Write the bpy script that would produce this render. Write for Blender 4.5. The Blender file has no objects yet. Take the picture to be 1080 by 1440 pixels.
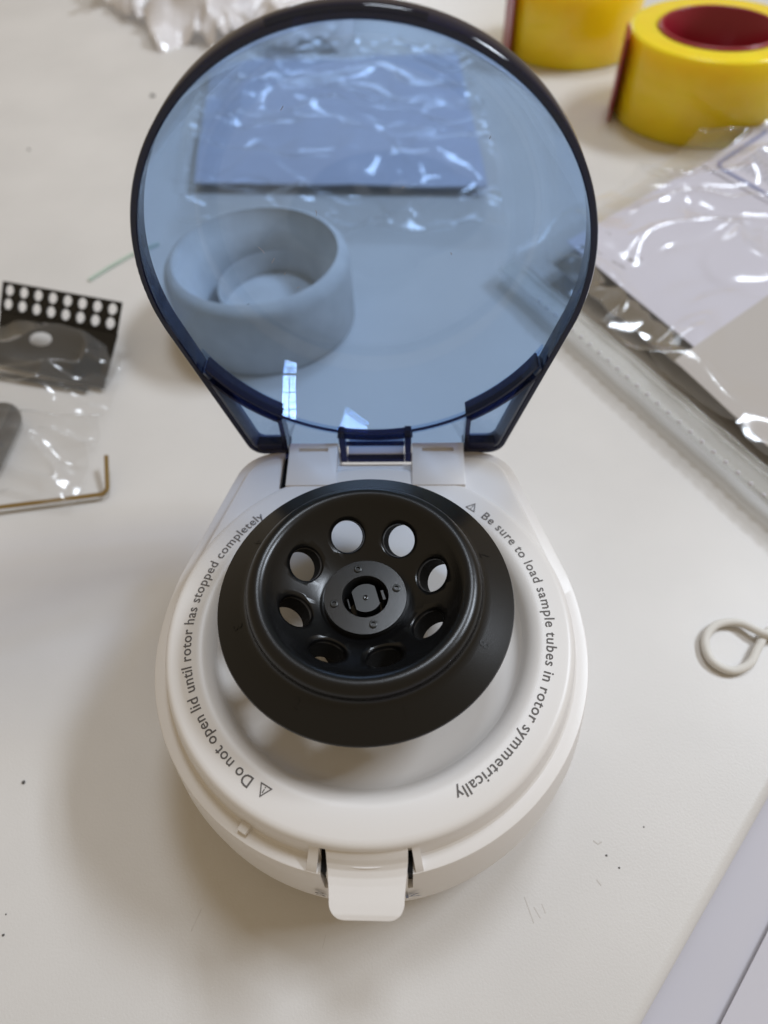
import bpy, bmesh, math, random
from math import sin, cos, pi, radians, atan2, hypot
from mathutils import Vector, Matrix, noise

random.seed(7)
S = bpy.context.scene
COL = S.collection
K = 0.001                      # all lengths below are millimetres; plate plane z = 0, table z = TZ
TZ = -70.0

# ------------------------------------------------------------------ camera
cam = bpy.data.cameras.new('camera')
cam_o = bpy.data.objects.new('camera', cam); COL.objects.link(cam_o); S.camera = cam_o
cam.sensor_fit = 'VERTICAL'; cam.sensor_height = 36.0
cam.lens = 902.0 / 1440.0 * 36.0
cam.clip_start = 0.005; cam.clip_end = 50
CAMP = Vector((14.42, -97.3, 204.4))
cam_o.matrix_world = (Matrix.Translation(CAMP * K) @ Matrix.Rotation(radians(3.97), 4, 'Z')
                      @ Matrix.Rotation(radians(35.3), 4, 'X') @ Matrix.Rotation(radians(-3.4), 4, 'Z'))
cam.dof.use_dof = True
cam.dof.focus_distance = 0.212
cam.dof.aperture_fstop = 7.0

# ------------------------------------------------------------------ world and lamps
W = bpy.data.worlds.new('World'); S.world = W; W.use_nodes = True
bg = W.node_tree.nodes['Background']
bg.inputs[0].default_value = (1.0, 0.80, 0.54, 1); bg.inputs[1].default_value = 0.38

def area(name, az, el, dist, sx, sy, power, color, target=(0, 0, 0), roll=0.):
    l = bpy.data.lights.new(name, 'AREA'); l.shape = 'RECTANGLE'; l.size = sx; l.size_y = sy
    l.energy = power; l.color = color
    o = bpy.data.objects.new(name, l); COL.objects.link(o)
    d = Vector((cos(el) * cos(az), cos(el) * sin(az), sin(el)))
    o.location = Vector(target) * K + d * dist
    o.rotation_euler = (d.to_track_quat('Z', 'Y') @ Matrix.Rotation(roll, 3, 'Z').to_quaternion()).to_euler()
    return o
win_a = area('window_light', radians(22), radians(46), 5.0, 0.62, 1.70, 206.0, (0.80, 0.885, 1.0), roll=radians(90))
win_b = area('window_light', radians(72), radians(66), 5.0, 1.05, 0.90, 74.0, (0.80, 0.885, 1.0))

win_c = area('window_light', radians(94), radians(9), 3.0, 1.0, 0.55, 6.5, (0.80, 0.885, 1.0))

S.view_settings.view_transform = 'Standard'; S.view_settings.look = 'None'
S.view_settings.exposure = 0.0; S.view_settings.gamma = 1.0
S.cycles.use_denoising = True
S.cycles.max_bounces = 14; S.cycles.transparent_max_bounces = 32
S.cycles.transmission_bounces = 10; S.cycles.glossy_bounces = 5; S.cycles.diffuse_bounces = 5
S.cycles.caustics_reflective = False; S.cycles.caustics_refractive = False
S.cycles.sample_clamp_indirect = 6.0

# ------------------------------------------------------------------ materials
def mat(name, color=(.5, .5, .5), rough=.5, metal=0., spec=.5, coat=0., coat_rough=.1, trans=0., bump=0., bscale=200., bdetail=4.,
        mottle=0., mscale=20., sss=0., sssr=(.004, .003, .0015)):
    m = bpy.data.materials.new(name); m.use_nodes = True
    nt = m.node_tree; p = nt.nodes['Principled BSDF']
    p.inputs['Base Color'].default_value = (*color, 1); p.inputs['Roughness'].default_value = rough
    p.inputs['Metallic'].default_value = metal; p.inputs['Specular IOR Level'].default_value = spec
    p.inputs['Coat Weight'].default_value = coat; p.inputs['Coat Roughness'].default_value = coat_rough
    p.inputs['Transmission Weight'].default_value = trans
    if sss:
        p.inputs['Subsurface Weight'].default_value = sss
        p.inputs['Subsurface Radius'].default_value = sssr; p.inputs['Subsurface Scale'].default_value = 1.0
    if bump or mottle:
        tc = nt.nodes.new('ShaderNodeTexCoord')
    if bump:
        n = nt.nodes.new('ShaderNodeTexNoise'); n.inputs['Scale'].default_value = bscale; n.inputs['Detail'].default_value = bdetail
        b = nt.nodes.new('ShaderNodeBump'); b.inputs['Strength'].default_value = bump; b.inputs['Distance'].default_value = .0004
        nt.links.new(tc.outputs['Object'], n.inputs['Vector']); nt.links.new(n.outputs[0], b.inputs['Height'])
        nt.links.new(b.outputs[0], p.inputs['Normal'])
    if mottle:
        n = nt.nodes.new('ShaderNodeTexNoise'); n.inputs['Scale'].default_value = mscale; n.inputs['Detail'].default_value = 6
        r = nt.nodes.new('ShaderNodeMapRange'); r.inputs[1].default_value = .3; r.inputs[2].default_value = .7
        r.inputs[3].default_value = 1 - mottle; r.inputs[4].default_value = 1 + mottle
        x = nt.nodes.new('ShaderNodeMix'); x.data_type = 'RGBA'; x.blend_type = 'MULTIPLY'; x.inputs[0].default_value = 1
        x.inputs[6].default_value = (*color, 1)
        nt.links.new(tc.outputs['Object'], n.inputs['Vector']); nt.links.new(n.outputs[0], r.inputs[0])
        nt.links.new(r.outputs[0], x.inputs[7]); nt.links.new(x.outputs[2], p.inputs['Base Color'])
    return m

def clear(name, tint, ior=1.45, rough=.02, haze=0., haze_col=(.8, .8, .8), bump=0., bscale=30., gloss=1.0, bdist=.002, grazing=1.0):
    """see-through plastic sheet: tinted pass-through + Fresnel gloss (+ a little milky scatter)"""
    m = bpy.data.materials.new(name); m.use_nodes = True
    nt = m.node_tree; nt.nodes.clear()
    out = nt.nodes.new('ShaderNodeOutputMaterial')
    t = nt.nodes.new('ShaderNodeBsdfTransparent'); t.inputs[0].default_value = (*tint, 1)
    g = nt.nodes.new('ShaderNodeBsdfGlossy'); g.inputs['Color'].default_value = (gloss, gloss, gloss, 1); g.inputs['Roughness'].default_value = rough
    lw = nt.nodes.new('ShaderNodeLayerWeight'); lw.inputs['Blend'].default_value = .5
    pw = nt.nodes.new('ShaderNodeMath'); pw.operation = 'POWER'; pw.inputs[1].default_value = 5
    f0 = ((ior - 1) / (ior + 1)) ** 2
    f = nt.nodes.new('ShaderNodeMath'); f.operation = 'MULTIPLY_ADD'; f.inputs[1].default_value = (1 - f0) * grazing; f.inputs[2].default_value = f0
    nt.links.new(lw.outputs['Facing'], pw.inputs[0]); nt.links.new(pw.outputs[0], f.inputs[0])
    mx = nt.nodes.new('ShaderNodeMixShader')
    base = t
    if haze:
        d = nt.nodes.new('ShaderNodeBsdfDiffuse'); d.inputs[0].default_value = (*haze_col, 1)
        h = nt.nodes.new('ShaderNodeMixShader'); h.inputs[0].default_value = haze
        nt.links.new(t.outputs[0], h.inputs[1]); nt.links.new(d.outputs[0], h.inputs[2]); base = h
    nt.links.new(f.outputs[0], mx.inputs[0]); nt.links.new(base.outputs[0], mx.inputs[1]); nt.links.new(g.outputs[0], mx.inputs[2])
    if bump:
        tc = nt.nodes.new('ShaderNodeTexCoord')
        n = nt.nodes.new('ShaderNodeTexNoise'); n.inputs['Scale'].default_value = bscale; n.inputs['Detail'].default_value = 3
        n.inputs['Distortion'].default_value = .8
        b = nt.nodes.new('ShaderNodeBump'); b.inputs['Strength'].default_value = bump; b.inputs['Distance'].default_value = bdist
        nt.links.new(tc.outputs['Object'], n.inputs['Vector']); nt.links.new(n.outputs[0], b.inputs['Height'])
        nt.links.new(b.outputs[0], g.inputs['Normal']); nt.links.new(b.outputs[0], lw.inputs['Normal'])
    nt.links.new(mx.outputs[0], out.inputs[0])
    return m

M_table = mat('laminate', (.60, .582, .563), .42, bump=.16, bscale=1100, bdetail=3, mottle=.05, mscale=11)
M_white = mat('white_plastic', (.70, .675, .655), .36, bump=.03, bscale=1500)
M_bowl = mat('glossy_white_plastic', (.70, .675, .655), .2)
M_black = mat('black_plastic', (.0025, .0025, .0028), .28, spec=.42, bump=.05, bscale=2500)
M_dark = mat('matt_black_slot_shade', (.004, .004, .004), .7, spec=.12)  # matt black: shade inside the slots, and the rotor sleeves and skirt
M_hub = mat('grey_black_plastic', (.010, .010, .0105), .22, bump=.05, bscale=2500)
M_clip = mat('satin_black_plastic', (.013, .014, .014), .32)
M_print = mat('grey_print', (.10, .09, .085), .6)
M_blueprint = mat('blue_print', (.13, .15, .24), .6)
M_lid = clear('blue_clear_plastic', (.65, .775, .94), 1.45, .004, haze=.03, haze_col=(.36, .40, .56))
M_sheen = clear('pale_wall_sheen', (.5, .56, .66), 1.45, .2, haze=.45, haze_col=(.30, .34, .44))  # pale haze colour stands for light reflected off the lid's inner wall
M_edge = clear('navy_clear_plastic', (.09, .105, .20), 1.45, .05, haze=.5, haze_col=(.012, .015, .045))
M_rib = clear('blue_clear_rib', (.17, .19, .34), 1.45, .06, haze=.3, haze_col=(.02, .025, .08))
M_film = clear('clear_film', (.97, .97, .97), 1.55, .12, haze=.055, haze_col=(.85, .85, .85))
M_zip = clear('zip_plastic', (.93, .935, .93), 1.5, .12, haze=.30, haze_col=(.72, .73, .72))
M_wfilm = clear('white_film', (.85, .85, .85), 1.5, .12, haze=.75, haze_col=(.88, .86, .88))
M_yellow = mat('yellow_tape', (.93, .68, .015), .2, mottle=.07, mscale=25, sss=.75, sssr=(.016, .011, .002))
M_red = mat('red_plastic', (.30, .012, .03), .28)
M_ctape = mat('grainy_tape', (.60, .59, .58), .75, bump=.5, bscale=260, mottle=.07, mscale=70)
M_kraft = mat('pale_core', (.42, .40, .37), .7)
M_paper = mat('lilac_paper', (.60, .59, .68), .7, mottle=.02, mscale=12)
M_label = mat('blue_white_label', (.50, .54, .68), .6, mottle=.03, mscale=15)
M_card = mat('grey_card', (.48, .45, .43), .8)
M_wpaper = mat('white_paper', (.53, .515, .56), .75, mottle=.03, mscale=8)
M_foil = mat('dark_foil', (.34, .34, .34), .16, metal=1., bump=.3, bscale=90)
M_steel = mat('dark_metal', (.10, .095, .09), .35, metal=.6, mottle=.3, mscale=60)
M_brass = mat('brass_wire', (.42, .31, .14), .3, metal=1.)
M_cord = mat('white_rubber', (.66, .645, .61), .8)
M_crumb = mat('dark_crumb', (.07, .065, .06), .8)
M_scuff = mat('faint_scuff', (.50, .475, .445), .7)
M_green = mat('green_thread', (.42, .52, .44), .8)

# ------------------------------------------------------------------ helpers
def tag(o, label=None, cat=None, group=None, kind=None):
    if label: o['label'] = label
    if cat: o['category'] = cat
    if group: o['group'] = group
    if kind: o['kind'] = kind
    return o

def empty(name, loc):
    o = bpy.data.objects.new(name, None); COL.objects.link(o)
    o.location = Vector(loc) * K; o.empty_display_size = .01
    return o

def root_of(o):
    while o.parent: o = o.parent
    return o

def obj(name, verts, faces, m, parent=None, origin=None, smooth=None, mats=None):
    """one mesh object; verts in world millimetres"""
    if parent is not None:
        org = root_of(parent).location.copy()
    else:
        org = Vector(origin) * K if origin is not None else Vector((0, 0, 0))
    me = bpy.data.meshes.new(name)
    me.from_pydata([tuple(Vector(v) * K - org) for v in verts], [], faces)
    me.validate()
    bm = bmesh.new(); bm.from_mesh(me)
    bmesh.ops.recalc_face_normals(bm, faces=bm.faces); bm.to_mesh(me); bm.free()
    me.materials.append(m)
    if smooth is not None:
        me.shade_smooth(); me.set_sharp_from_angle(angle=radians(smooth))
    o = bpy.data.objects.new(name, me); COL.objects.link(o)
    if parent is not None: o.parent = parent
    else: o.location = org
    return o

def bake(o, mods):
    """apply modifiers without operators"""
    for f in mods: f(o)
    dg = bpy.context.evaluated_depsgraph_get(); dg.update()
    me = bpy.data.meshes.new_from_object(o.evaluated_get(dg))
    old = o.data; o.modifiers.clear(); o.data = me; me.name = old.name
    bpy.data.meshes.remove(old)
    return o

def cut(o, cutters, smooth=None):
    bpy.context.view_layer.update()
    def add(o):
        for c in cutters:
            b = o.modifiers.new('cut', 'BOOLEAN'); b.object = c; b.operation = 'DIFFERENCE'; b.solver = 'EXACT'
    bake(o, [add])
    for c in cutters:
        me = c.data; bpy.data.objects.remove(c); bpy.data.meshes.remove(me)
    if smooth is not None:
        o.data.shade_smooth(); o.data.set_sharp_from_angle(angle=radians(smooth))
    return o

class G:
    """geometry collector"""
    def __init__(s): s.v = []; s.f = []
    def add(s, vs, fs):
        b = len(s.v); s.v += [tuple(v) for v in vs]; s.f += [[b + i for i in f] for f in fs]; return s
    def box(s, x0, x1, y0, y1, z0, z1, fn=None, bev=0.):
        if bev > 0:
            bm = bmesh.new(); bmesh.ops.create_cube(bm, size=1)
            for v in bm.verts:
                v.co = Vector(((x0 + x1) / 2 + v.co.x * (x1 - x0), (y0 + y1) / 2 + v.co.y * (y1 - y0), (z0 + z1) / 2 + v.co.z * (z1 - z0)))
            bmesh.ops.bevel(bm, geom=bm.edges[:], offset=bev, segments=2, profile=.5, affect='EDGES')
            bm.verts.index_update()
            vs = [v.co.copy() for v in bm.verts]; fs = [[v.index for v in f.verts] for f in bm.faces]; bm.free()
        else:
            vs = [Vector((x, y, z)) for z in (z0, z1) for y in (y0, y1) for x in (x0, x1)]
            fs = [(0, 2, 3, 1), (4, 5, 7, 6), (0, 1, 5, 4), (2, 6, 7, 3), (0, 4, 6, 2), (1, 3, 7, 5)]
        if fn: vs = [fn(v) for v in vs]
        return s.add(vs, fs)
    def revolve(s, prof, n=128, a0=0., a1=2 * pi, fn=None, cx=0, cy=0, closed_prof=False):
        full = abs(a1 - a0 - 2 * pi) < 1e-6
        cnt = n if full else n + 1
        vs = []; m = len(prof)
        for i in range(cnt):
            a = a0 + (a1 - a0) * i / n
            for r, z in prof: vs.append(Vector((cx + r * cos(a), cy + r * sin(a), z)))
        if fn: vs = [fn(v) for v in vs]
        fs = []
        mm = m if closed_prof else m - 1
        for i in range(n):
            j = (i + 1) % cnt
            for k in range(mm):
                k2 = (k + 1) % m
                fs.append((i * m + k, j * m + k, j * m + k2, i * m + k2))
        if closed_prof and not full:
            fs.append(tuple(range(m))); fs.append(tuple((cnt - 1) * m + k for k in range(m)))
        return s.add(vs, fs)
    def tube(s, pts, r, n=10, cap=True):
        pts = [Vector(p) for p in pts]; vs = []; up = Vector((0, 0, 1))
        for i, p in enumerate(pts):
            t = (pts[min(i + 1, len(pts) - 1)] - pts[max(i - 1, 0)]).normalized()
            a = t.cross(up)
            if a.length < 1e-3: a = t.cross(Vector((0, 1, 0)))
            a.normalize(); b = a.cross(t)
            for k in range(n):
                q = 2 * pi * k / n; vs.append(p + (a * cos(q) + b * sin(q)) * r)
        fs = [(i * n + k, i * n + (k + 1) % n, (i + 1) * n + (k + 1) % n, (i + 1) * n + k) for i in range(len(pts) - 1) for k in range(n)]
        if cap: fs += [tuple(range(n)), tuple((len(pts) - 1) * n + k for k in range(n))]
        return s.add(vs, fs)
    def grid(s, nu, nv, fn):
        vs = [fn(i / nu, j / nv) for j in range(nv + 1) for i in range(nu + 1)]
        fs = [(j * (nu + 1) + i, j * (nu + 1) + i + 1, (j + 1) * (nu + 1) + i + 1, (j + 1) * (nu + 1) + i) for j in range(nv) for i in range(nu)]
        return s.add(vs, fs)
    def prism(s, loop, z0, z1, fn=None):
        n = len(loop)
        vs = [Vector((p[0], p[1], z0)) for p in loop] + [Vector((p[0], p[1], z1)) for p in loop]
        if fn: vs = [fn(v) for v in vs]
        return s.add(vs, [tuple(range(n)), tuple(range(n, 2 * n))] + [(i, (i + 1) % n, n + (i + 1) % n, n + i) for i in range(n)])
    def obj(s, name, m, parent=None, origin=None, smooth=None):
        return obj(name, s.v, s.f, m, parent, origin, smooth)

def hull(circles, n=240):
    """outline of the convex hull of some circles, sampled by normal direction"""
    out = []
    for i in range(n):
        a = 2 * pi * i / n; d = (cos(a), sin(a))
        c = max(circles, key=lambda c: c[0] * d[0] + c[1] * d[1] + c[2])
        out.append((c[0] + c[2] * d[0], c[1] + c[2] * d[1]))
    return out

def hull_ring_prism(g, ca, cb, prof, fn=None, n=240):
    """loft hull outlines: prof = list of (inset, z), closed"""
    m = len(prof); loops = [hull([(x, y, r - t) for x, y, r in ca], n) for t, z in prof]
    vs = []
    for i in range(n):
        for (t, z), L in zip(prof, loops): vs.append(Vector((L[i][0], L[i][1], z)))
    if fn: vs = [fn(v) for v in vs]
    fs = [(i * m + k, ((i + 1) % n) * m + k, ((i + 1) % n) * m + (k + 1) % m, i * m + (k + 1) % m) for i in range(n) for k in range(m)]
    return g.add(vs, fs)

def fbm(x, y, z=0., sc=1., oct=4):
    return noise.fractal(Vector((x * sc, y * sc, z)), 1.0, 2.0, oct)
def ridge(x, y, z=0., sc=1., oct=3):
    return 1 - abs(noise.fractal(Vector((x * sc, y * sc, z)), 1.0, 2.0, oct)) * 2

# ------------------------------------------------------------------ setting: window frames, table, lower shelf
def window_bars(light, sx, sy, cols, rows):
    o = G()
    t = .05 / K
    X, Y = sx / 2 / K, sy / 2 / K
    for i in range(cols + 1):
        x = -X + 2 * X * i / cols; o.box(x - t / 2, x + t / 2, -Y - t, Y + t, -8, 8)
    for j in range(rows + 1):
        y = -Y + 2 * Y * j / rows; o.box(-X - t, X + t, y - t / 2, y + t / 2, -9, 7)
    w = o.obj('window_frame', M_white); w.location = light.location + light.rotation_euler.to_matrix() @ Vector((0, 0, -.02))
    w.rotation_euler = light.rotation_euler
    tag(w, kind='structure')
window_bars(win_a, .62, 1.70, 2, 4)

et = Vector((.668, .744, 0)); en = Vector((.744, -.668, 0)); N0 = 143.0
g = G()
prof = [(-2600, TZ)] + [(N0 - 5 + 5 * sin(a), TZ - 5 + 5 * cos(a)) for a in [pi / 2 * k / 8 for k in range(9)]] + [(N0, TZ - 22), (-2600, TZ - 22)]
vs = []
for s_ in (-1800, 1800):
    vs += [et * s_ + en * p[0] + Vector((0, 0, p[1])) for p in prof]
m_ = len(prof)
fs = [(k, (k + 1) % m_, m_ + (k + 1) % m_, m_ + k) for k in range(m_)] + [tuple(range(m_)), tuple(range(m_, 2 * m_))]
tag(g.add(vs, fs).obj('table_top', M_table, smooth=40), kind='structure')

g = G()
g.add([et * a + en * b + Vector((0, 0, TZ - 45)) for a, b in ((-900, 60), (900, 60), (900, 900), (-900, 900))], [(0, 1, 2, 3)])
tag(g.obj('lower_shelf', M_table), kind='structure')
def lower_sheet(a0, a1, b0, b1, rot, dz, label):
    g = G(); c = et * ((a0 + a1) / 2) + en * ((b0 + b1) / 2)
    def fn(v): return c + Matrix.Rotation(rot, 3, 'Z') @ (et * v.x + en * v.y) + Vector((0, 0, v.z))
    g.box(-(a1 - a0) / 2, (a1 - a0) / 2, -(b1 - b0) / 2, (b1 - b0) / 2, TZ - 45 + dz, TZ - 45 + dz + .7, fn)
    o = g.obj('paper_sheet', M_wpaper, origin=tuple(c + Vector((0, 0, TZ - 45 + dz)))); tag(o, label, 'paper', 'paper sheets below the table edge')
lower_sheet(-260, 120, 128, 420, 0.0, .5, 'white lilac paper sheet just below the table edge')
lower_sheet(-240, 60, 174, 420, .0, 2.5, 'upper white sheet in the bottom corner, its edge a thin grey line')

# ------------------------------------------------------------------ the mini centrifuge
CF = empty('mini_centrifuge', (0, 0, TZ))
tag(CF, 'white mini centrifuge with raised clear blue lid and black eight hole rotor', 'centrifuge')

def corner(off):   # rear corners of the body grow with the outline
    return [(-41, 64, 13 + off), (41, 64, 13 + off)]
NB = 240
levels = [  # r, z at the front, z at the rear
    (60, -22, -22), (60, -3.2, -3.2), (69.5, -2.6, -2.6), (70.8, -3.2, -2.8), (71.4, -4.6, -3.4), (72.3, -9.6, -4.0), (73.0, -10.2, -4.2),
    (76.5, -10.3, -4.3), (77.0, -10.5, -4.5), (77.25, -11.0, -5.0), (78.6, -20, -14), (80.3, -32, -28), (80.8, -42, -40), (80.2, -54, -54), (78.6, -64, -64), (77.3, -68.5, -68.5), (75.5, TZ, TZ)]
vs = []; m_ = len(levels)
loops = []
for r, zf, zr in levels:
    if r <= 60: L = [(r * cos(2 * pi * i / NB), r * sin(2 * pi * i / NB)) for i in range(NB)]
    else: L = hull([(0, 0, r)] + corner((r - 71) * .75), NB)
    loops.append(L)
for i in range(NB):
    for (r, zf, zr), L in zip(levels, loops):
        x, y = L[i]; t = min(1, max(0, (y - 0) / 55)); t = t * t * (3 - 2 * t)
        vs.append((x, y, zf + (zr - zf) * t))
fs = [(i * m_ + k, ((i + 1) % NB) * m_ + k, ((i + 1) % NB) * m_ + k + 1, i * m_ + k + 1) for i in range(NB) for k in range(m_ - 1)]
fs += [tuple(i * m_ for i in range(NB)), tuple(i * m_ + m_ - 1 for i in range(NB))]
body = obj('body', vs, fs, M_white, CF)
# cuts: two slots beside the latch, the slot beside the left hinge arm, the hinge gap
def cutbox(x0, x1, y0, y1, z0, z1, fn=None):
    return G().box(x0, x1, y0, y1, z0, z1, fn).obj('cutter', M_dark, CF)
cs = [cutbox(-12.1, -10.4, -79.6, -69.4, -24, 6), cutbox(13.6, 15.1, -79.6, -69.4, -24, 6),
      cutbox(-38.9, -35.9, 61, 90, -16, 6), cutbox(-15.2, 15.2, 72.5, 95, -14, 6)]
cut(body, cs, 35)

for x0, x1 in ((-12.0, -10.5), (13.7, 15.0)):  # black blocks added in the latch slots as their deep shade
    g = G(); g.box(x0, x1, -75.4, -69.5, -23.9, -9.2); g.obj('latch_slot_shade', M_dark, body)
g = G(); g.box(-38.8, -36.0, 61.1, 79, -15.9, -5.5).obj('hinge_slot_shade', M_dark, body)  # black fill in place of the shade down this cut
# filler that makes the front of the ledge flush around the latch
g = G()
def front_filler(a0, a1):
    g.revolve([(70.6, -2.9), (71.4, -4.1), (72.8, -6.0), (74.8, -8.0), (76.6, -9.9), (77.5, -12), (70.6, -12)], 20, radians(a0), radians(a1), closed_prof=True)
front_filler(-102.4, -100.0); g.obj('latch_surround', M_white, CF, smooth=40)
g = G(); front_filler(-78.0, -76.2); g.obj('latch_surround', M_white, CF, smooth=40)

# ledge clip
g = G(); a = radians(-119.4)
Rm = Matrix.Rotation(a + pi / 2, 3, 'Z')
g.box(-1.7, 1.7, -75.2, -71.6, -10.6, -8.2, lambda v: Rm @ v, bev=.5)
g.obj('ledge_clip', M_white, body, smooth=40)

# brand marks on the front, mostly hidden by the latch: only the first and last strokes show
def text_mesh(txt, size, bold=0.):
    c = bpy.data.curves.new('t', 'FONT'); c.body = txt; c.size = size; c.align_x = 'CENTER'; c.resolution_u = 3; c.extrude = 0; c.offset = bold
    o = bpy.data.objects.new('t', c); COL.objects.link(o)
    dg = bpy.context.evaluated_depsgraph_get(); dg.update()
    me = bpy.data.meshes.new_from_object(o.evaluated_get(dg))
    vs = [v.co.copy() for v in me.vertices]; fs = [list(p.vertices) for p in me.polygons]
    bpy.data.objects.remove(o); bpy.data.curves.remove(c); bpy.data.meshes.remove(me)
    return vs, fs
def body_print(txt, ang, z0, size, m):
    vs, fs = text_mesh(txt, size)
    out = []
    for v in vs:
        z = z0 + v.y; t = (z + 42) / 12
        r = 80.95 - (0.5 * ((z + 42) / 14) ** 2 if z > -42 else 0.6 * ((z + 42) / 12) ** 2) + .12
        a = ang + v.x / 80.0
        out.append((r * cos(a), r * sin(a), z))
    return obj('lettering', out, fs, m, body)
body_print('S', radians(-100.2), -34, 9, M_print)
body_print('K', radians(-79.2), -34, 9, M_blueprint)

# top plate and rotor bowl
g = G()
pl = [(53.6, -4.4), (54.4, -3.0), (55.3, -1.9), (56.4, -1.05), (57.6, -.45), (58.9, -.1), (60.2, 0), (68.0, 0), (69.2, -.25), (70.2, -.9), (70.8, -2.0), (71.0, -3.6), (61, -3.6)]
plate = g.revolve(pl, 192).obj('top_plate', M_white, CF, smooth=50)
g = G()
bw = [(53.65, -4.35), (52.6, -5.6), (51.2, -6.5), (49.4, -7.1), (46.5, -7.4), (40, -7.5), (30, -7.5), (21, -7.5), (20.2, -7.4), (19.5, -6.8), (8.6, -6.8), (8.6, 3), (.01, 3)]
bowl = g.revolve(bw, 160).obj('rotor_bowl', M_bowl, CF, smooth=60)

# lettering round the plate
def arc_text(txt, r, a_start, a_end, size, m, parent, z=.12):
    """letters clockwise from a_start to a_end, tops outward"""
    adv = []; meshes = []
    probe = text_mesh('|', size)[0]; pw = max(v.x for v in probe) - min(v.x for v in probe)
    def width(ch):
        v = text_mesh('|' + ch + '|', size)[0]
        return max(q.x for q in v) - min(q.x for q in v)
    w0 = width('')
    for ch in txt:
        adv.append(width(ch) - w0)
        meshes.append(text_mesh(ch, size, .045) if ch != ' ' else ([], []))
    total = sum(adv); sc = (a_start - a_end) * r / total
    g = G(); pos = 0
    for ch, ad, (vs, fs) in zip(txt, adv, meshes):
        mid = a_start - (pos + ad / 2) * sc / r; pos += ad
        if not vs: continue
        out = []
        for v in vs:
            a = mid - v.x * min(sc, 1.0) / r; rr = r + v.y
            out.append((rr * cos(a), rr * sin(a), z))
        g.add(out, fs)
    return g.obj('lettering', m, parent)
arc_text('Do not open lid until rotor has stopped completely', 61.5, radians(-122.0), radians(-226.5), 5.0, M_print, plate)
arc_text('Be sure to load sample tubes in rotor symmetrically', 61.0, radians(47.2), radians(-63.5), 5.0, M_print, plate)
def warning(a, r, parent):
    g = G(); c = Vector((r * cos(a), r * sin(a), .12)); R3 = Matrix.Rotation(a - pi / 2, 3, 'Z')
    def P(x, y): return c + R3 @ Vector((x, y, 0))
    out = [(0, 2.4), (-2.2, -1.5), (2.2, -1.5)]; inn = [(0, 1.65), (-1.55, -1.12), (1.55, -1.12)]
    vs = [P(*p) for p in out] + [P(*p) for p in inn]
    g.add(vs, [(0, 1, 4, 3), (1, 2, 5, 4), (2, 0, 3, 5)])
    g.add([P(*p) for p in ((-.2, .95), (.2, .95), (.12, -.35), (-.12, -.35))], [(0, 1, 2, 3)])
    g.add([P(*p) for p in ((-.2, -.6), (.2, -.6), (.2, -.95), (-.2, -.95))], [(0, 1, 2, 3)])
    g.obj('warning_symbol', M_print, parent)
warning(radians(51.8), 62.6, plate); warning(radians(-118.2), 62.6, plate)

# latch tab
g = G()
sec = [(-70.4, -3.2), (-71.6, -4.0), (-72.8, -5.5), (-73.9, -7.2), (-75.2, -8.5), (-77.0, -9.4), (-79, -9.8), (-81, -10.0), (-83.4, -10.2), (-86.0, -10.5), (-87.2, -11.0)]
nx = 24
vs = []; top = []
def tabw(y):   # half width with rounded front corners
    h = 10.9 + 1.0 * max(0, min(1, (y + 82) / 8))
    if y < -82.8:
        d = min(1, (-82.8 - y) / 4.4); h = h - 4.4 * (1 - math.sqrt(max(0, 1 - d * d)))
    return h
secd = []
for i in range(len(sec) - 1):
    for k in range(6):
        t = k / 6; secd.append((sec[i][0] + (sec[i + 1][0] - sec[i][0]) * t, sec[i][1] + (sec[i + 1][1] - sec[i][1]) * t))
secd.append(sec[-1])
XC = 1.75
for th_ in (0, 1):
    for i, (y, z) in enumerate(secd):
        j0, j1 = max(i - 1, 0), min(i + 1, len(secd) - 1)
        t = Vector((secd[j1][0] - secd[j0][0], secd[j1][1] - secd[j0][1])).normalized(); nrm = Vector((t.y, -t.x))
        if nrm.y > 0 or nrm.x > 0: nrm = nrm if nrm.y < 0 or nrm.x > 0 else -nrm
        for k in range(nx + 1):
            x = XC + tabw(y) * (2 * k / nx - 1)
            q_ = max(0, min(1, (y + 86) / 12)); bowed = (72 - math.sqrt(max(0, 72 * 72 - x * x))) * .95 * q_ * q_ * (3 - 2 * q_)
            vs.append((x, y + bowed + (0 if not th_ else (1.2 if y > -77 else 0)), z - (0 if not th_ else 1.8)))
n1 = len(secd); fs = []
for i in range(n1 - 1):
    for k in range(nx):
        a = i * (nx + 1) + k; fs.append((a, a + 1, a + nx + 2, a + nx + 1)); b = a + n1 * (nx + 1); fs.append((b, b + nx + 1, b + nx + 2, b + 1))
off = n1 * (nx + 1)
for i in range(n1 - 1):
    for k in (0, nx):
        a = i * (nx + 1) + k; fs.append((a, a + nx + 1, a + nx + 1 + off, a + off))
for k in range(nx):
    for i in (0, n1 - 1):
        a = i * (nx + 1) + k; fs.append((a, a + 1, a + 1 + off, a + off))
tab = g.add(vs, fs).obj('latch_tab', M_white, CF, smooth=40)
g = G(); g.tube([(x, -74.0 + x * x / 150. + .15 - .5 * (1 - ((x - 1.6) / 6.8) ** 2), -7.9) for x in [1.6 + 6.8 * (k / 14 - 1) for k in range(29)]], .4, 8)
g.obj('grip_ridge', M_white, tab, smooth=60)

# hinge arms
for x0, x1 in ((-35.8, -15.4), (15.4, 36.8)):
    g = G()
    def fa(v): return Vector((v.x, v.y, v.z + (1.6 if v.z > 0 else 0) * (v.y - 58) / 20))
    g.box(x0, x1, 60, 81.0, -8, .35, fa, bev=.35)
    arm = g.obj('hinge_arm', M_white, CF)
    w_ = (x1 - x0); c = cutbox(x0 + w_ * .2, x1 - w_ * .2, 76.4, 78.4, .6, 9)
    cut(arm, [c], 40)

g = G(); g.box(-12, 12, 82.2, 92, -10, -6.2, bev=.3); g.obj('hinge_tongue', M_white, CF)
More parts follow.
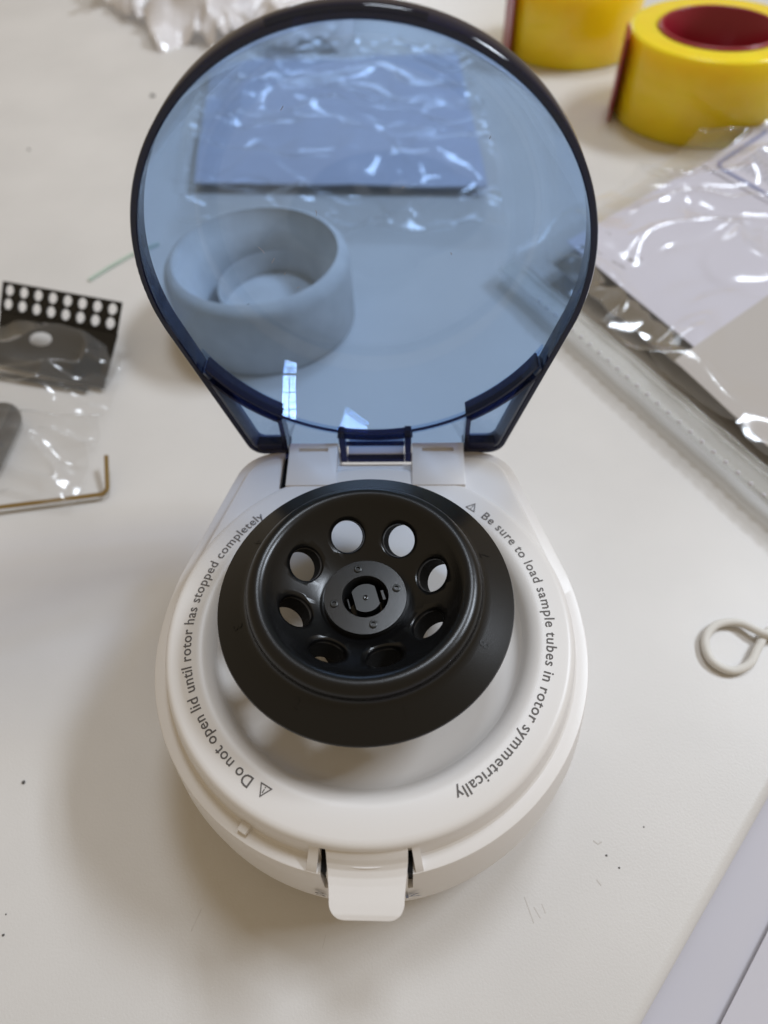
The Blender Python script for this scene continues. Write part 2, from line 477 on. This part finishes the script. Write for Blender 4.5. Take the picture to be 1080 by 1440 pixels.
# ---- rotor
RT_A = [17 + 45 * k for k in range(8)]
prof_top = [(47.4, 19.0), (47.75, 19.6), (47.5, 20.2), (44, 22.0), (40, 24.0), (38.4, 24.85), (37.5, 25.6), (37.05, 26.5)] + [(33.4 + 3.5 * cos(radians(q)), 27.9 + 3.5 * sin(radians(q))) for q in range(-10, 142, 8)] + [
            (29.9, 29.1), (29.0, 28.0), (27.8, 26.7), (26, 25.0), (23, 22.7), (19, 20.0), (16, 18.0), (14.6, 17.3), (13.8, 17.0)]
prof_bot = [(7.8, 17.0), (7.8, 8), (13.8, 8), (13.8, 13.6), (16, 15.6), (19, 17.6), (23, 20.2), (26, 22.4), (28.3, 24.3), (30, 25.6), (32, 26.4), (33.5, 26.2), (34.6, 24.4), (36.5, 23.6), (44, 19.4)]
g = G(); rotor = g.revolve(prof_top + prof_bot, 192, closed_prof=True).obj('rotor', M_black, CF)
cs = []
for a in RT_A:
    a = radians(a); sl = radians(34)
    c = Vector((22.2 * cos(a), 22.2 * sin(a), 22.3)); ax = Vector((-sin(sl) * cos(a), -sin(sl) * sin(a), cos(sl)))
    q = Vector((0, 0, 1)).rotation_difference(ax)
    cp = [(0.001, -14), (5.55, -14), (5.55, -.9), (5.75, -.4), (6.2, .1), (6.8, .5), (7.2, 1.2), (7.6, 5), (0.001, 5)]
    gg = G().revolve([(r, z) for r, z in cp if r > .01], 40, fn=lambda v: c + q @ v)
    n_ = 6 + 1
    gg = G(); mprof = [(5.55, -14), (5.55, -.9), (5.75, -.35), (6.15, .05), (6.7, .3), (7.3, .75), (7.7, 6)]
    gg.revolve(mprof, 40, fn=lambda v: c + q @ v); k_ = len(mprof)
    gg.f += [[i * k_ for i in range(40)], [i * k_ + k_ - 1 for i in range(40)]]
    cs.append(gg.obj('cutter', M_black, CF))
cut(rotor, cs, 32)
for a in RT_A:
    a = radians(a); sl = radians(34)
    c = Vector((22.2 * cos(a), 22.2 * sin(a), 22.3)); ax = Vector((-sin(sl) * cos(a), -sin(sl) * sin(a), cos(sl)))
    q = Vector((0, 0, 1)).rotation_difference(ax); g = G()
    g.revolve([(5.58, -2.0), (6.5, -2.0), (6.5, -7.4), (5.58, -7.4)], 32, fn=lambda v: c + q @ v, closed_prof=True)
    g.obj('tube_sleeve', M_dark, rotor, smooth=40)
g = G(); g.revolve([(7.6, 14), (7.6, -6.4), (18.5, -6.4), (17.5, 4), (14.6, 9.5), (14.6, 14)], 64, closed_prof=True).obj('skirt', M_dark, rotor, smooth=40)
# hub ring, pins, clip
g = G(); hubp = [(13.5, 16.6), (13.5, 19.2), (13.3, 19.5), (7.6, 19.5), (7.35, 19.2), (7.3, 12), (13.5, 17)]
g.revolve(hubp, 96, closed_prof=True).obj('hub_ring', M_hub, rotor, smooth=40)
for a in (106, 16, -74, 196):
    a = radians(a); g = G(); c = Vector((10.4 * cos(a), 10.4 * sin(a), 19.5))
    g.revolve([(1.35, -.05), (1.3, .35), (.95, .55), (.75, .5), (.6, -.1), (.01, -.15)], 20, fn=lambda v: c + v)
    g.obj('screw', M_clip, rotor, smooth=50)
g = G(); R17 = Matrix.Rotation(radians(17), 3, 'Z')
lp = []
for sgn, rng in ((1, range(0, 13)), (-1, range(0, 13))):
    for k in rng:
        a = radians(40 + 100 * k / 12) if sgn > 0 else radians(220 + 100 * k / 12)
        lp.append((5.1 * cos(a), 5.1 * sin(a)))
g.prism(lp, 8, 17.6, lambda v: R17 @ v + Vector((0, .4, 0)))
clip = g.obj('hub_clip', M_clip, rotor, smooth=30)
g = G(); g.revolve([(.85, 17.6), (.85, 17.95), (.55, 18.0), (.5, 17.7), (.01, 17.65)], 18, cy=.4).obj('hub_pin', M_hub, rotor, smooth=50)
for x0, x1 in ((5.3, 6.5), (-6.0, -5.4)):
    g = G(); g.box(x0, x1, -1.9, 1.9, 8, 17.2, lambda v: R17 @ v, bev=.2).obj('hub_spring', M_clip, rotor)
# numerals, one beside each hole, tops toward the middle
for k, ch in zip(RT_A, ('7', '6', '5', '4', '3', '2', '1', '8')):
    vs, fs = text_mesh(ch, 4.6)
    a = radians(k + 1.5); out = []
    for v in vs:
        rr = 42.6 - v.y; aa = a + v.x / 42.0
        z = 20.2 + (47.5 - rr) * (25.3 - 20.2) / (47.5 - 37.4) + .2
        out.append((rr * cos(aa), rr * sin(aa), z))
    obj('numeral', out, fs, M_black, rotor)
# ribs and skirt under the rotor
for k in range(8):
    a = radians(17 + 22.5 + 45 * k); Rm = Matrix.Rotation(a, 3, 'Z'); g = G()
    pts = [(12, 4), (12, 15), (31, 27), (36, 23.6), (30, 12)]
    vs = [Rm @ Vector((x, .8, z)) for x, z in pts] + [Rm @ Vector((x, -.8, z)) for x, z in pts]
    g.add(vs, [(0, 1, 2, 3, 4), (5, 6, 7, 8, 9)] + [(i, (i + 1) % 5, 5 + (i + 1) % 5, 5 + i) for i in range(5)])
    g.obj('rib', M_black, rotor)

# ---- lid, in its own frame: u across, w up from the hinge, d away from the camera
YH, ZH, TH = 81.4, -3.9, radians(91.0)
def LF(v):
    u, w, d = v
    return Vector((u, YH - w * cos(TH) + d * sin(TH), ZH + w * sin(TH) + d * cos(TH)))
CW = 81.4
g = G()
din = [(71.2 - .2 * d - .0041 * d * d, d) for d in (.6, 3, 6, 9, 12, 15, 18, 21, 24, 27)] + [(61.6, 29.3), (60.2, 31.2), (58.0, 32.7), (55.0, 33.7), (50, 34.4), (42, 34.8), (30, 35.1), (15, 35.2), (.02, 35.3)]
g.revolve(din, 192, fn=lambda v: LF(v), cy=CW)
dout = [(min(72.6, r + 1.6 if z < 27 else r * (1 + 1.6 / 62)), z + (0 if z < 1 else min(1.5, .1 * z))) for r, z in din]
g.revolve(dout, 192, fn=lambda v: LF(v), cy=CW)
lid = g.obj('lid', M_lid, CF, smooth=60)
LC = [(0, CW, 73.0), (-47.2, 6.2, 7.6), (47.2, 6.2, 7.6)]
g = G(); hull_ring_prism(g, LC, None, [(0, .5), (.4, 0), (1.8, 0), (2.2, .4), (2.2, 8.5), (0, 8.5)], lambda v: LF(v), 300)
rim = g.obj('rim', M_edge, lid, smooth=40)
cut(rim, [G().box(u0, u1, -6, 6, -2, 12, lambda v: LF(v)).obj('cutter', M_edge, CF) for u0, u1 in ((-37.0, 37.0),)], 40)
for side in (-1, 1):  # added liner, coloured pale to paint the sheen on the corner walls
    g = G(); hull_ring_prism(g, LC, None, [(2.25, .6), (3.0, .6), (3.8, 8), (2.25, 8)], lambda v: LF(v), 300)
    liner = g.obj('wall_sheen_liner', M_sheen, lid, smooth=40)
    cut(liner, [G().box(u0, u1, w0, w1, -2, 12, lambda v: LF(v)).obj('cutter', M_edge, CF) for u0, u1, w0, w1 in ((-90, 90, 44, 170), (-39 if side > 0 else -39.01, 39, -6, 60), (0 if side < 0 else -90, 90 if side < 0 else 0, -7, 171))], 40)
# closing tab
g = G(); g.revolve([(72.8, -.3), (73.8, -.3), (74.1, .2), (74.1, 3), (72.8, 3)], 40, pi / 2 - radians(15), pi / 2 + radians(15.5), lambda v: LF(v), 0, CW, True)
g.obj('closing_tab', M_edge, lid, smooth=40)
# flat panel behind the corners
HP = hull([(x, y, r - 2.6) for x, y, r in LC], 720)
def ray_hull(a):
    best = 0
    d = (cos(a), sin(a)); n = len(HP)
    for i in range(n):
        p, q = HP[i], HP[(i + 1) % n]
        ex, ey = q[0] - p[0], q[1] - p[1]; px, py = p[0], p[1] - CW
        den = d[0] * ey - d[1] * ex
        if abs(den) < 1e-9: continue
        t = (px * ey - py * ex) / den; s_ = (px * d[1] - py * d[0]) / den
        if t > 0 and -1e-6 <= s_ <= 1 + 1e-6: best = max(best, t)
    return best
g = G(); NA = 120; vs = []
for dd in (7.0, 8.6):
    for i in range(NA + 1):
        a = radians(207 + 126 * i / NA); ro = max(ray_hull(a), 71.4)
        for r in (71.0, ro): vs.append(LF(Vector((r * cos(a), CW + r * sin(a), dd - (5.4 if abs(r * cos(a)) < 38 else 0)))))
fs = []
for L in (0, 1):
    for i in range(NA):
        b = L * 2 * (NA + 1) + 2 * i; fs.append((b, b + 1, b + 3, b + 2))
g.add(vs, fs).obj('corner_panel', M_lid, lid)
# curved ribs following the opening
for a0, a1 in ((210, 238.6), (257.8, 282.2), (301.4, 330)):
    dr = 2.6 if a0 == 257.8 else 7.5
    for r0, r1 in ((70.5, 71.4), (73.7, 74.7)):
        g = G(); g.revolve([(r0, .2), (r1, .2), (r1, dr), (r0, dr)], 40, radians(a0), radians(a1), lambda v: LF(v), 0, CW, True)
        g.obj('curved_rib', M_rib, lid, smooth=40)
for a0, a1 in ((238.8, 257.6), (282.4, 301.2)):
    g = G(); g.revolve([(70.9, .2), (71.4, .2), (71.4, 1.4), (70.9, 1.4)], 30, radians(a0), radians(a1), lambda v: LF(v), 0, CW, True)
    g.obj('opening_edge', M_rib, lid, smooth=40)
def lbox(name, u0, u1, w0, w1, d0, d1, m=M_rib, bev=.3):
    G().box(u0, u1, w0, w1, d0, d1, lambda v: LF(v), bev).obj(name, m, lid)
lbox('hinge_rib', -39.2, -37.2, -7, 19.2, .2, 7.4)
lbox('hinge_rib', 37.2, 39.2, -1.5, 19.2, .2, 7.4)
lbox('hinge_bar', -50.2, -39.3, 0.6, 4.6, 0.2, 5)
lbox('hinge_bar', 39.3, 50.2, 0.6, 4.6, .2, 5)
lbox('hinge_post', -15.2, -12.4, -6.4, 12.6, -.6, 3); lbox('hinge_post', 12.4, 15.2, -6.4, 12.6, -.6, 3)
lbox('hinge_bar', -12.3, 12.3, -6.4, -2.8, -.6, 1.4, M_rib); lbox('hinge_bar', -12.3, 12.3, 3.2, 5.0, .2, 1.6)

g = G(); rnd = random.Random(5)
for px_, py_, L_, an_ in ((-39, 112 - 40, 3.2, 2.2), (-37, 68, 2.4, 1.0), (-29, 57, 1.3, .6), (-33, 63, 1.1, 1.2), (-50, 50, 1.0, .3), (-18, 86, 2.0, 1.6), (12, 95, 1.2, .4), (30, 70, 1.0, 2.0), (-25, 120, 1.4, .9), (40, 110, 1.0, 1.4)):
    a_ = Vector((px_, py_, 34.0)); b_ = a_ + Vector((cos(an_) * L_, sin(an_) * L_, 0)); m_2 = (a_ + b_) / 2 + Vector((.2, .2, 0))
    g.tube([LF(a_), LF(m_2), LF(b_)], .13, 5)
g.obj('lint', M_wpaper, lid)['kind'] = 'stuff'
# ------------------------------------------------------------------ tape rolls
def tape_roll(name, c, Rad, h, core, m, mc, label, cat, group=None, flap=None):
    hc = h if flap else h - 23
    def fc(v): return Vector((c[0] + v.x + (0 if flap else 8), c[1] + v.y, TZ + v.z))
    root = empty(name, (c[0], c[1], TZ)); tag(root, label, cat, group)
    def fn(v): return Vector((c[0] + v.x, c[1] + v.y, TZ + v.z))
    g = G(); g.revolve([(core + .2, 1), (core + .2, .4), (Rad - 1, .2), (Rad, 1.2)] + ([(Rad, h - 1.6), (Rad - .8, h - .4), (Rad - 2, h)] if flap else [(Rad, h - 9), (Rad - 1, h - 5), (Rad - 3.5, h - 1.6), (Rad - 7, h - .2)]) + ([(core + 2.2, h - .2), (core + 2, h - 1)] if flap else [(core + 14, h - 3), (core + 8, h - 10), (core + 2, h - 20)]), 96, fn=fn, closed_prof=True)
    g.obj('tape', m, root, smooth=50)
    cw_ = 3 if flap else .6
    g = G(); g.revolve([(core - cw_, .2), (core + .1, .2), (core + .1, hc + .4), (core - .2 * cw_, hc + 1.2), (core - .8 * cw_, hc + 1.2), (core - cw_, hc + .6)], 80, fn=fc, closed_prof=True)
    g.obj('core', mc, root, smooth=50)
    if flap:
        a0, l = flap; g = G()
        p0 = Vector((c[0] + Rad * cos(a0), c[1] + Rad * sin(a0), 0)); t = Vector((-sin(a0), cos(a0), 0)); n = Vector((cos(a0), sin(a0), 0))
        def ff(v): return p0 + t * v.x + n * (v.y + .004 * v.x * v.x) + Vector((0, 0, TZ + v.z))
        g.grid(10, 8, lambda s_, q: ff(Vector((-6 + l * s_, .4, 1 + (h - 1.5) * q)))).grid(10, 8, lambda s_, q: ff(Vector((-6 + l * s_, 2.2, 1 + (h - 1.5) * q))))
        nn = 11 * 9
        ring = [i for i in range(11)] + [11 * j + 10 for j in range(1, 9)] + [88 + i for i in range(9, -1, -1)] + [11 * j for j in range(7, 0, -1)]
        g.f += [[ring[i], ring[(i + 1) % len(ring)], nn + ring[(i + 1) % len(ring)], nn + ring[i]] for i in range(len(ring))]
        g.obj('end_tab', M_red, root, smooth=40)
    return root
clr = tape_roll('tape_roll', (-80, 258), 58, 48, 36, M_ctape, M_ctape, 'wide grey roll of packing tape seen through the blue lid', 'tape roll')
tape_roll('tape_roll', (271, 540), 71, 64, 48, M_yellow, M_red, 'yellow packing tape roll whose red core opening shows', 'tape roll', 'yellow tape rolls', (radians(172), 34))
tape_roll('tape_roll', (182, 699), 67, 62, 46, M_yellow, M_red, 'farther yellow tape roll cut off by the top of the photo', 'tape roll', 'yellow tape rolls', (radians(190), 30))

g = G(); g.revolve([(35.2, 0), (35.2, 1.0), (24, 2), (.01, 2)], 64, fn=lambda v: Vector((-72 + v.x, 258 + v.y, TZ + 10 + v.z)))
g.obj('inner_disc', M_ctape, clr, smooth=60)

# ------------------------------------------------------------------ bag with label sheet behind the lid
A = Vector((-160, 420, 0)); B = Vector((76, 404, 0)); C_ = Vector((64, 655, 0)); D = Vector((-186, 652, 0))
def quad(u, v): return (A * (1 - u) + B * u) * (1 - v) + (D * (1 - u) + C_ * u) * v
g = G()
def zs(u, v): return 8 + min(1, v * 6) * 3 + 4 * sin(pi * u) * sin(pi * min(1, v * 1.0)) + 1.5 * fbm(u * 3, v * 3, 5.)
for dz in (0, -1.5):
    g.grid(40, 40, lambda u, v: quad(u, v) + Vector((0, 0, TZ + zs(u, v) + dz)))
nn = 41 * 41
ring = [i for i in range(41)] + [41 * j + 40 for j in range(1, 41)] + [41 * 40 + i for i in range(39, -1, -1)] + [41 * j for j in range(39, 0, -1)]
g.f += [[ring[i], ring[(i + 1) % len(ring)], nn + ring[(i + 1) % len(ring)], nn + ring[i]] for i in range(len(ring))]
o = g.obj('padded_label', M_label, origin=(-50, 530, TZ), smooth=60)
tag(o, 'pale blue printed sheet inside the crumpled bag behind the lid', 'label')
pb = empty('plastic_bag', (-50, 500, TZ)); tag(pb, 'crumpled clear bag over a pale blue sheet, seen through the blue lid', 'plastic bag')
def film(fn0, amp, sx_, sy_, seed, nu, nv, ang=0., low=None, warp=25., rid=.6):
    ca, sa = cos(ang), sin(ang)
    def fn(u, v):
        p = fn0(u, v)
        x = p.x + warp * fbm(p.x, p.y, seed + 30, .012, 2); y = p.y + warp * fbm(p.x, p.y, seed + 50, .012, 2)
        X, Y = (x * ca + y * sa) * sx_, (-x * sa + y * ca) * sy_
        h = noise.fractal(Vector((X, Y, seed)), 1.0, 2.0, 2) * 1.0 + rid * max(0, 1 - 2.6 * abs(noise.noise(Vector((X * .8, Y * .8, seed + 7))))) ** 1.5
        h *= amp
        if low is not None: h = max(h, low + .15 * h)
        return p + Vector((0, 0, h))
    return G().grid(nu, nv, fn)
def qf(u, v):
    u2 = -.03 + u * 1.06; v2 = -.27 + v * 1.31
    p = quad(u2, v2); inside = min(1, max(0, (v2 + .04) * 8))
    return p + Vector((0, 0, TZ + 5 + inside * (11 + 5 * sin(pi * min(1, max(0, u2))) * sin(pi * min(1, max(0, v2))))))
film(qf, 7.5, .015, .034, 2., 220, 220, radians(-14), -2.0, 25., 1.3).obj('film', M_film, pb, smooth=180)
g = G()
for k in range(16):
    p = quad(-.025, .02 + .06 * k); q = quad(-.025, .045 + .06 * k)
    d = Vector((2.2, 0, 0)); zz = Vector((0, 0, TZ + 15)); g.add([p + zz, p + d + zz, q + d + zz, q + zz], [(0, 1, 2, 3)])
g.obj('perforated_seam', M_wfilm, pb)

# white crumpled bag, top left
wb = empty('plastic_bag', (-210, 850, TZ)); tag(wb, 'crumpled milky white bag at the top edge, left of the lid', 'plastic bag')
def wf(u, v):
    x = -375 + 330 * u; y0 = 838 - 150 * min(1, u * 1.6) + 26 * sin(u * 13) + 12 * sin(u * 31)
    if u > .55: y0 += (u - .55) * 60
    y0 += 5 * abs(sin(u * 27)) - 4 * abs(sin(u * 43 + 1))
    y = y0 + 330 * v
    hgt = 60 * sin(pi * min(.5, v * 3)) if v < .17 else 60
    return Vector((x, y, TZ + 3 + 22 * min(1, v * 5) ** .5))
film(wf, 9, .022, .032, 4., 220, 160, .6, None, 35., 1.7).obj('film', M_wfilm, wb, smooth=180)

# ------------------------------------------------------------------ zip bag on the right with its contents
Z0 = Vector((92, 300, 0)); e1 = Vector((.727, .687, 0)); e2 = Vector((.507, -.862, 0))
def zp(a, b, z): return Z0 + e1 * a + e2 * b + Vector((0, 0, TZ + z + 4))     # a away from the zip, b along the zip
zb = empty('zip_bag', tuple(zp(120, 150, 0))); tag(zb, 'large clear zip bag holding papers, right of the blue lid', 'plastic bag')
def zf0(u, v):
    a = -6 + 330 * u; b = -7 + 345 * v
    edge = min(1, min(v, 1.2 - v) * 9) * min(1, (u + .02) * 8)
    return zp(a, b, 10.5 + edge * 4)
film(zf0, 6.5, .011, .022, 3., 220, 220, radians(25), -2.0, 34., 1.5).obj('film', M_film, zb, smooth=180)
def zf(top): return lambda u, v: zp(-6 + 330 * u, -7 + 345 * v, 3.5)
g = G(); g.grid(20, 20, zf(False)); g.obj('film', M_film, zb, smooth=180)
g = G()
for z in (6.2, 9.6):
    g.grid(3, 80, lambda u, v: zp(-20 + 16 * u, -6 + 338 * v, z + .5 * sin(v * 40) - (0 if z > 7 else 0)))
g.obj('zip_strip', M_zip, zb, smooth=60)
for a, r in ((-4.5, .7), (-9.5, .55)):
    g = G(); g.tube([zp(a, 10 + 322 * k / 60, 10 + .4 * sin(k)) for k in range(61)], r, 8); g.obj('zip_ridge', M_zip, zb, smooth=60)
g = G()
for k in range(26):
    c = zp(-19.6, 40 + 8.2 * k, 9.8); g.revolve([(1.2, -.3), (.95, .35), (.4, .65), (.01, .7)], 10, fn=lambda v: c + v)
g.obj('seal_bead', M_wpaper, zb, smooth=60)['kind'] = 'stuff'

def sheet(name, a0, a1, b0, b1, z, m, label, cat, rot=0., thick=.5, wave=.8, fine=0.):
    c = zp((a0 + a1) / 2, (b0 + b1) / 2, 0); g = G(); R3 = Matrix.Rotation(rot, 3, 'Z')
    def P(u, v, dz):
        p = zp(a0 + (a1 - a0) * u, b0 + (b1 - b0) * v, 0); q = c + R3 @ (p - c)
        return q + Vector((0, 0, z + dz + wave * fbm(q.x * .012, q.y * .012, z) + fine * ridge(q.x, q.y, 2., .045, 2)))
    n = 60 if fine else 24
    for dz in (0, -thick): g.grid(n, n, lambda u, v: P(u, v, dz))
    N1 = n + 1; nn = N1 * N1
    ring = [i for i in range(N1)] + [N1 * j + n for j in range(1, N1)] + [N1 * n + i for i in range(n - 1, -1, -1)] + [N1 * j for j in range(n - 1, 0, -1)]
    g.f += [[ring[i], ring[(i + 1) % len(ring)], nn + ring[(i + 1) % len(ring)], nn + ring[i]] for i in range(len(ring))]
    o = g.obj(name, m, origin=tuple(c), smooth=60); tag(o, label, cat); return o
sheet('foil_pouch', 14, 90, 20, 138, 7.6, M_foil, 'dark grey foil pouch peeking out between paper and zip', 'pouch', wave=1.2, fine=1.6)
doc = sheet('paper_document', 32, 280, 14, 300, 9.8, M_paper, 'large lilac white paper sheet inside the zip bag', 'paper', rot=radians(-3))
sheet('grey_card', 6, 120, 136, 320, 11.2, M_card, 'blank grey beige card near the zip at the right edge', 'card', rot=radians(-4))
# printed leaflet with a blue rounded frame
lf = empty('printed_leaflet', tuple(zp(190, 60, 10))); tag(lf, 'printed leaflet with a blue rounded frame, in the bag under the yellow tape', 'leaflet')
# leaflet frame corner near (262, 441); edges along e1 and e2
FO = Vector((250, 414.5, TZ + 15.0))
g = G(); g.add([FO - e1 * 6 - e2 * 7 + Vector((0, 0, -.5)), FO + e1 * 150 - e2 * 7 + Vector((0, 0, -.5)), FO + e1 * 150 + e2 * 150 + Vector((0, 0, -.5)), FO - e1 * 6 + e2 * 150 + Vector((0, 0, -.5))], [(0, 1, 2, 3)])
g.obj('leaflet_sheet', M_paper, lf)
g = G()
def band(o0, o1):
    pin, pout = [], []
    for o_, L in ((o0, pin), (o1, pout)):
        r = 9 - o_
        L.append(FO + e1 * o_ + e2 * 150)
        for k in range(9):
            a = pi / 2 * k / 8; L.append(FO + e1 * (9 - r * cos(a)) + e2 * (9 - r * sin(a)))
        L.append(FO + e1 * 150 + e2 * o_)
    n = len(pin); g.add(pin + pout, [(i, i + 1, n + i + 1, n + i) for i in range(n - 1)])
band(0, 3.2)
g.obj('blue_frame', mat('blue_frame_print', (.16, .20, .42), .6), lf)
g = G(); rnd = random.Random(3)
for k in range(16):
    b = 14 + 5 * k; a = 14
    while a < 120:
        l = rnd.uniform(5, 14); g.add([FO + e1 * a + e2 * b, FO + e1 * (a + l) + e2 * b, FO + e1 * (a + l) + e2 * (b + 1.5), FO + e1 * a + e2 * (b + 1.5)], [(0, 1, 2, 3)]); a += l + 2.2
tx = g.obj('text_lines', mat('grey_text_print', (.28, .28, .33), .7), lf); tx['kind'] = 'stuff'

# ------------------------------------------------------------------ left: black holed bracket in a bag, metal piece, hex key
P0 = Vector((-246, 256.6, -38)); P1 = Vector((-162.1, 232.7, -38)); P2 = Vector((-167.5, 221.2, -52)); P3 = Vector((-250.6, 242.7, -52))
P3 = P0 + (P2 - P1)
br = empty('holed_bracket', (-208, 240, TZ)); tag(br, 'black bracket with two rows of round holes at the left edge', 'bracket')
ux = (P1 - P0); vy = (P3 - P0)
L1, L2 = ux.length, vy.length; un, vn = ux.normalized(), vy.normalized(); wn = un.cross(vn).normalized()
def bf(v): return P0 + un * v.x + vn * v.y + wn * v.z
g = G(); g.box(0, L1, 0, L2, -.8, .8, bf, bev=.4); fl = g.obj('holed_flange', M_black, br)
cs = []
for i in range(8):
    for j in range(2):
        c = Vector((L1 * (.065 + .124 * i), L2 * (.27 + .46 * j), 0))
        gg = G().revolve([(3.55, -4), (3.55, 4)], 24, fn=lambda v: bf(c + v)); gg.f += [[2 * k for k in range(24)], [2 * k + 1 for k in range(24)]]
        cs.append(gg.obj('cutter', M_black, br))
cut(fl, cs, 40)
Q2 = Vector((-172.7, 187.5, -66)); Q3 = Vector((-250, 211, -66))
g = G(); dn = Vector((0, 0, -1.4))
g.add([P3, P2, Q2, Q3, P3 + dn, P2 + dn, Q2 + dn, Q3 + dn], [(0, 1, 2, 3), (4, 7, 6, 5), (0, 4, 5, 1), (1, 5, 6, 2), (2, 6, 7, 3), (3, 7, 4, 0)])
face = g.obj('sloping_face', M_black, br)
hc_ = P3 * .62 * .62 + P2 * .38 * .62 + Q3 * .62 * .38 + Q2 * .38 * .38
fn_ = (P2 - P3).cross(Q3 - P3).normalized(); fu_ = (P2 - P3).normalized(); fv_ = fn_.cross(fu_)
gg = G().revolve([(1, -8), (1, 8)], 28, fn=lambda v: hc_ + fu_ * v.x * 8.5 + fv_ * v.y * 5.0 + fn_ * v.z)
gg.f += [[2 * k for k in range(28)], [2 * k + 1 for k in range(28)]]
cut(face, [gg.obj('cutter', M_black, br)], 40)
a_, b_ = Vector((-250, 203, -67)), Vector((-183, 187.5, -67))
dd_ = (b_ - a_).normalized(); nn_ = Vector((-dd_.y, dd_.x, 0))
g = G(); g.box(0, (b_ - a_).length, -1.6, 1.6, -1, 1, lambda v: a_ + dd_ * v.x + nn_ * v.y + Vector((0, 0, v.z)), bev=.4)
g.obj('lower_flange', M_black, br)
lb = empty('plastic_bag', (-215, 190, TZ)); tag(lb, 'small clear bag wrapped round the black bracket at the left', 'plastic bag')
def lfm(u, v):
    x = -290 + 126 * u; y = 104 + 116 * v - 22 * u + 14
    return Vector((x, y, TZ + 5 + 15 * max(0, min(1, v * 2.4 - .3), min(1, (.62 - u) * 5) * min(1, v * 6)) * (1 - u ** 6)))
film(lfm, 5.5, .02, .045, 6., 160, 160, radians(-15), -2., 25., 1.6).obj('film', M_film, lb, smooth=180)
g = G(); g.box(-275, -213, 118, 166, TZ + .5, TZ + 17, bev=6)
o = g.obj('metal_block', M_steel, origin=(-242, 152, TZ), smooth=40); tag(o, 'dark grey metal block inside the small bag at the left edge', 'metal block')
pts = [Vector((-330, 77, TZ + 4)), Vector((-210, 96.5, TZ + 4)), Vector((-152, 106, TZ + 3.5))]
ax_ = (pts[2] - pts[1]).normalized(); up_ = Vector((-.19, .95, .26)).normalized()
bend = [pts[2] + ax_ * 4 * sin(a) + up_ * 4 * (1 - cos(a)) for a in [pi / 2 * k / 8 * .97 for k in range(9)]]
key = [pts[0], pts[1]] + bend + [bend[-1] + up_ * 19]
o = G().tube(key, 1.25, 6).obj('hex_key', M_brass, origin=tuple(pts[2] + Vector((0, 0, -4)))); tag(o, 'bent brass hex key lying below the small bag', 'hex key')

# ------------------------------------------------------------------ white cord loop on the right
g = G(); n = 60; cp = []
ctrl = [(215, 20, 3), (196, 22, 3.2), (181, 26.5, 3.8), (172, 26.5, 4.6), (163, 32.5, 3), (153, 31.5, 2.4), (146.5, 24.5, 2.2), (146.5, 15, 2.2), (153.5, 10.2, 2.2), (162, 13, 2.4), (168.5, 21, 2.2), (176, 29, 2.2), (190, 33, 2.2), (215, 36, 2.2)]
cv = [Vector((x, y, TZ + z)) for x, y, z in ctrl]
def cr(p0, p1, p2, p3, t): return .5 * ((2 * p1) + (p2 - p0) * t + (2 * p0 - 5 * p1 + 4 * p2 - p3) * t * t + (3 * p1 - p0 - 3 * p2 + p3) * t ** 3)
for i in range(1, len(cv) - 2):
    for k in range(8): cp.append(cr(cv[i - 1], cv[i], cv[i + 1], cv[i + 2], k / 8))
g.tube(cp, 1.85, 12)
o = g.obj('cord', M_cord, origin=(160, 20, TZ), smooth=80); tag(o, 'looped off white rubber cord end at the right edge', 'cord')

# green thread and crumbs
g = G(); g.tube([(-216, 301, TZ + 1), (-205, 316, TZ + 1.2), (-193, 331, TZ + 1), (-175, 345, TZ + 1)], 1.2, 6)
tag(g.obj('green_thread', M_green, origin=(-200, 320, TZ)), 'thin pale green thread left of the blue lid', 'thread')
g = G(); rnd = random.Random(11)
for x, y, r in ((-144.6, -39.1, .8), (-133.6, -91.4, .45), (-135, -85, .3), (-240, 604, 2.5), (-330, 500, 1.2), (88, -62, .4), (92, -66, .35), (104, -52, .3)):
    g.revolve([(r, 0), (r * .9, r * .6), (.01, r * .8)], 7, fn=lambda v: Vector((x + v.x * rnd.uniform(.7, 1.3), y + v.y * rnd.uniform(.7, 1.2), TZ + .02 + v.z)))
o = g.obj('crumbs', M_crumb, origin=(0, 0, TZ)); o['kind'] = 'stuff'; o['label'] = 'small dark crumbs scattered on the white table'
g = G()
for pts_, w_ in ((((84, -57), (85.5, -58.2), (87, -57.4)), .5), (((83, -70), (84.4, -71.8)), .4), (((56, -76), (57.2, -80), (58.5, -84)), .35), (((59, -79), (61, -82.5)), .3), (((-62.5, -82), (-65, -89)), .2),
                 (((-16, -89), (-17, -93)), .16), (((62, -78), (63, -81)), .3)):
    g.tube([(x, y, TZ - w_ * .7) for x, y in pts_], w_, 6)
SC = g.obj('scuffs', M_scuff, origin=(0, 0, TZ)); SC['kind'] = 'stuff'; SC['label'] = 'faint grey scuffs on the white table'
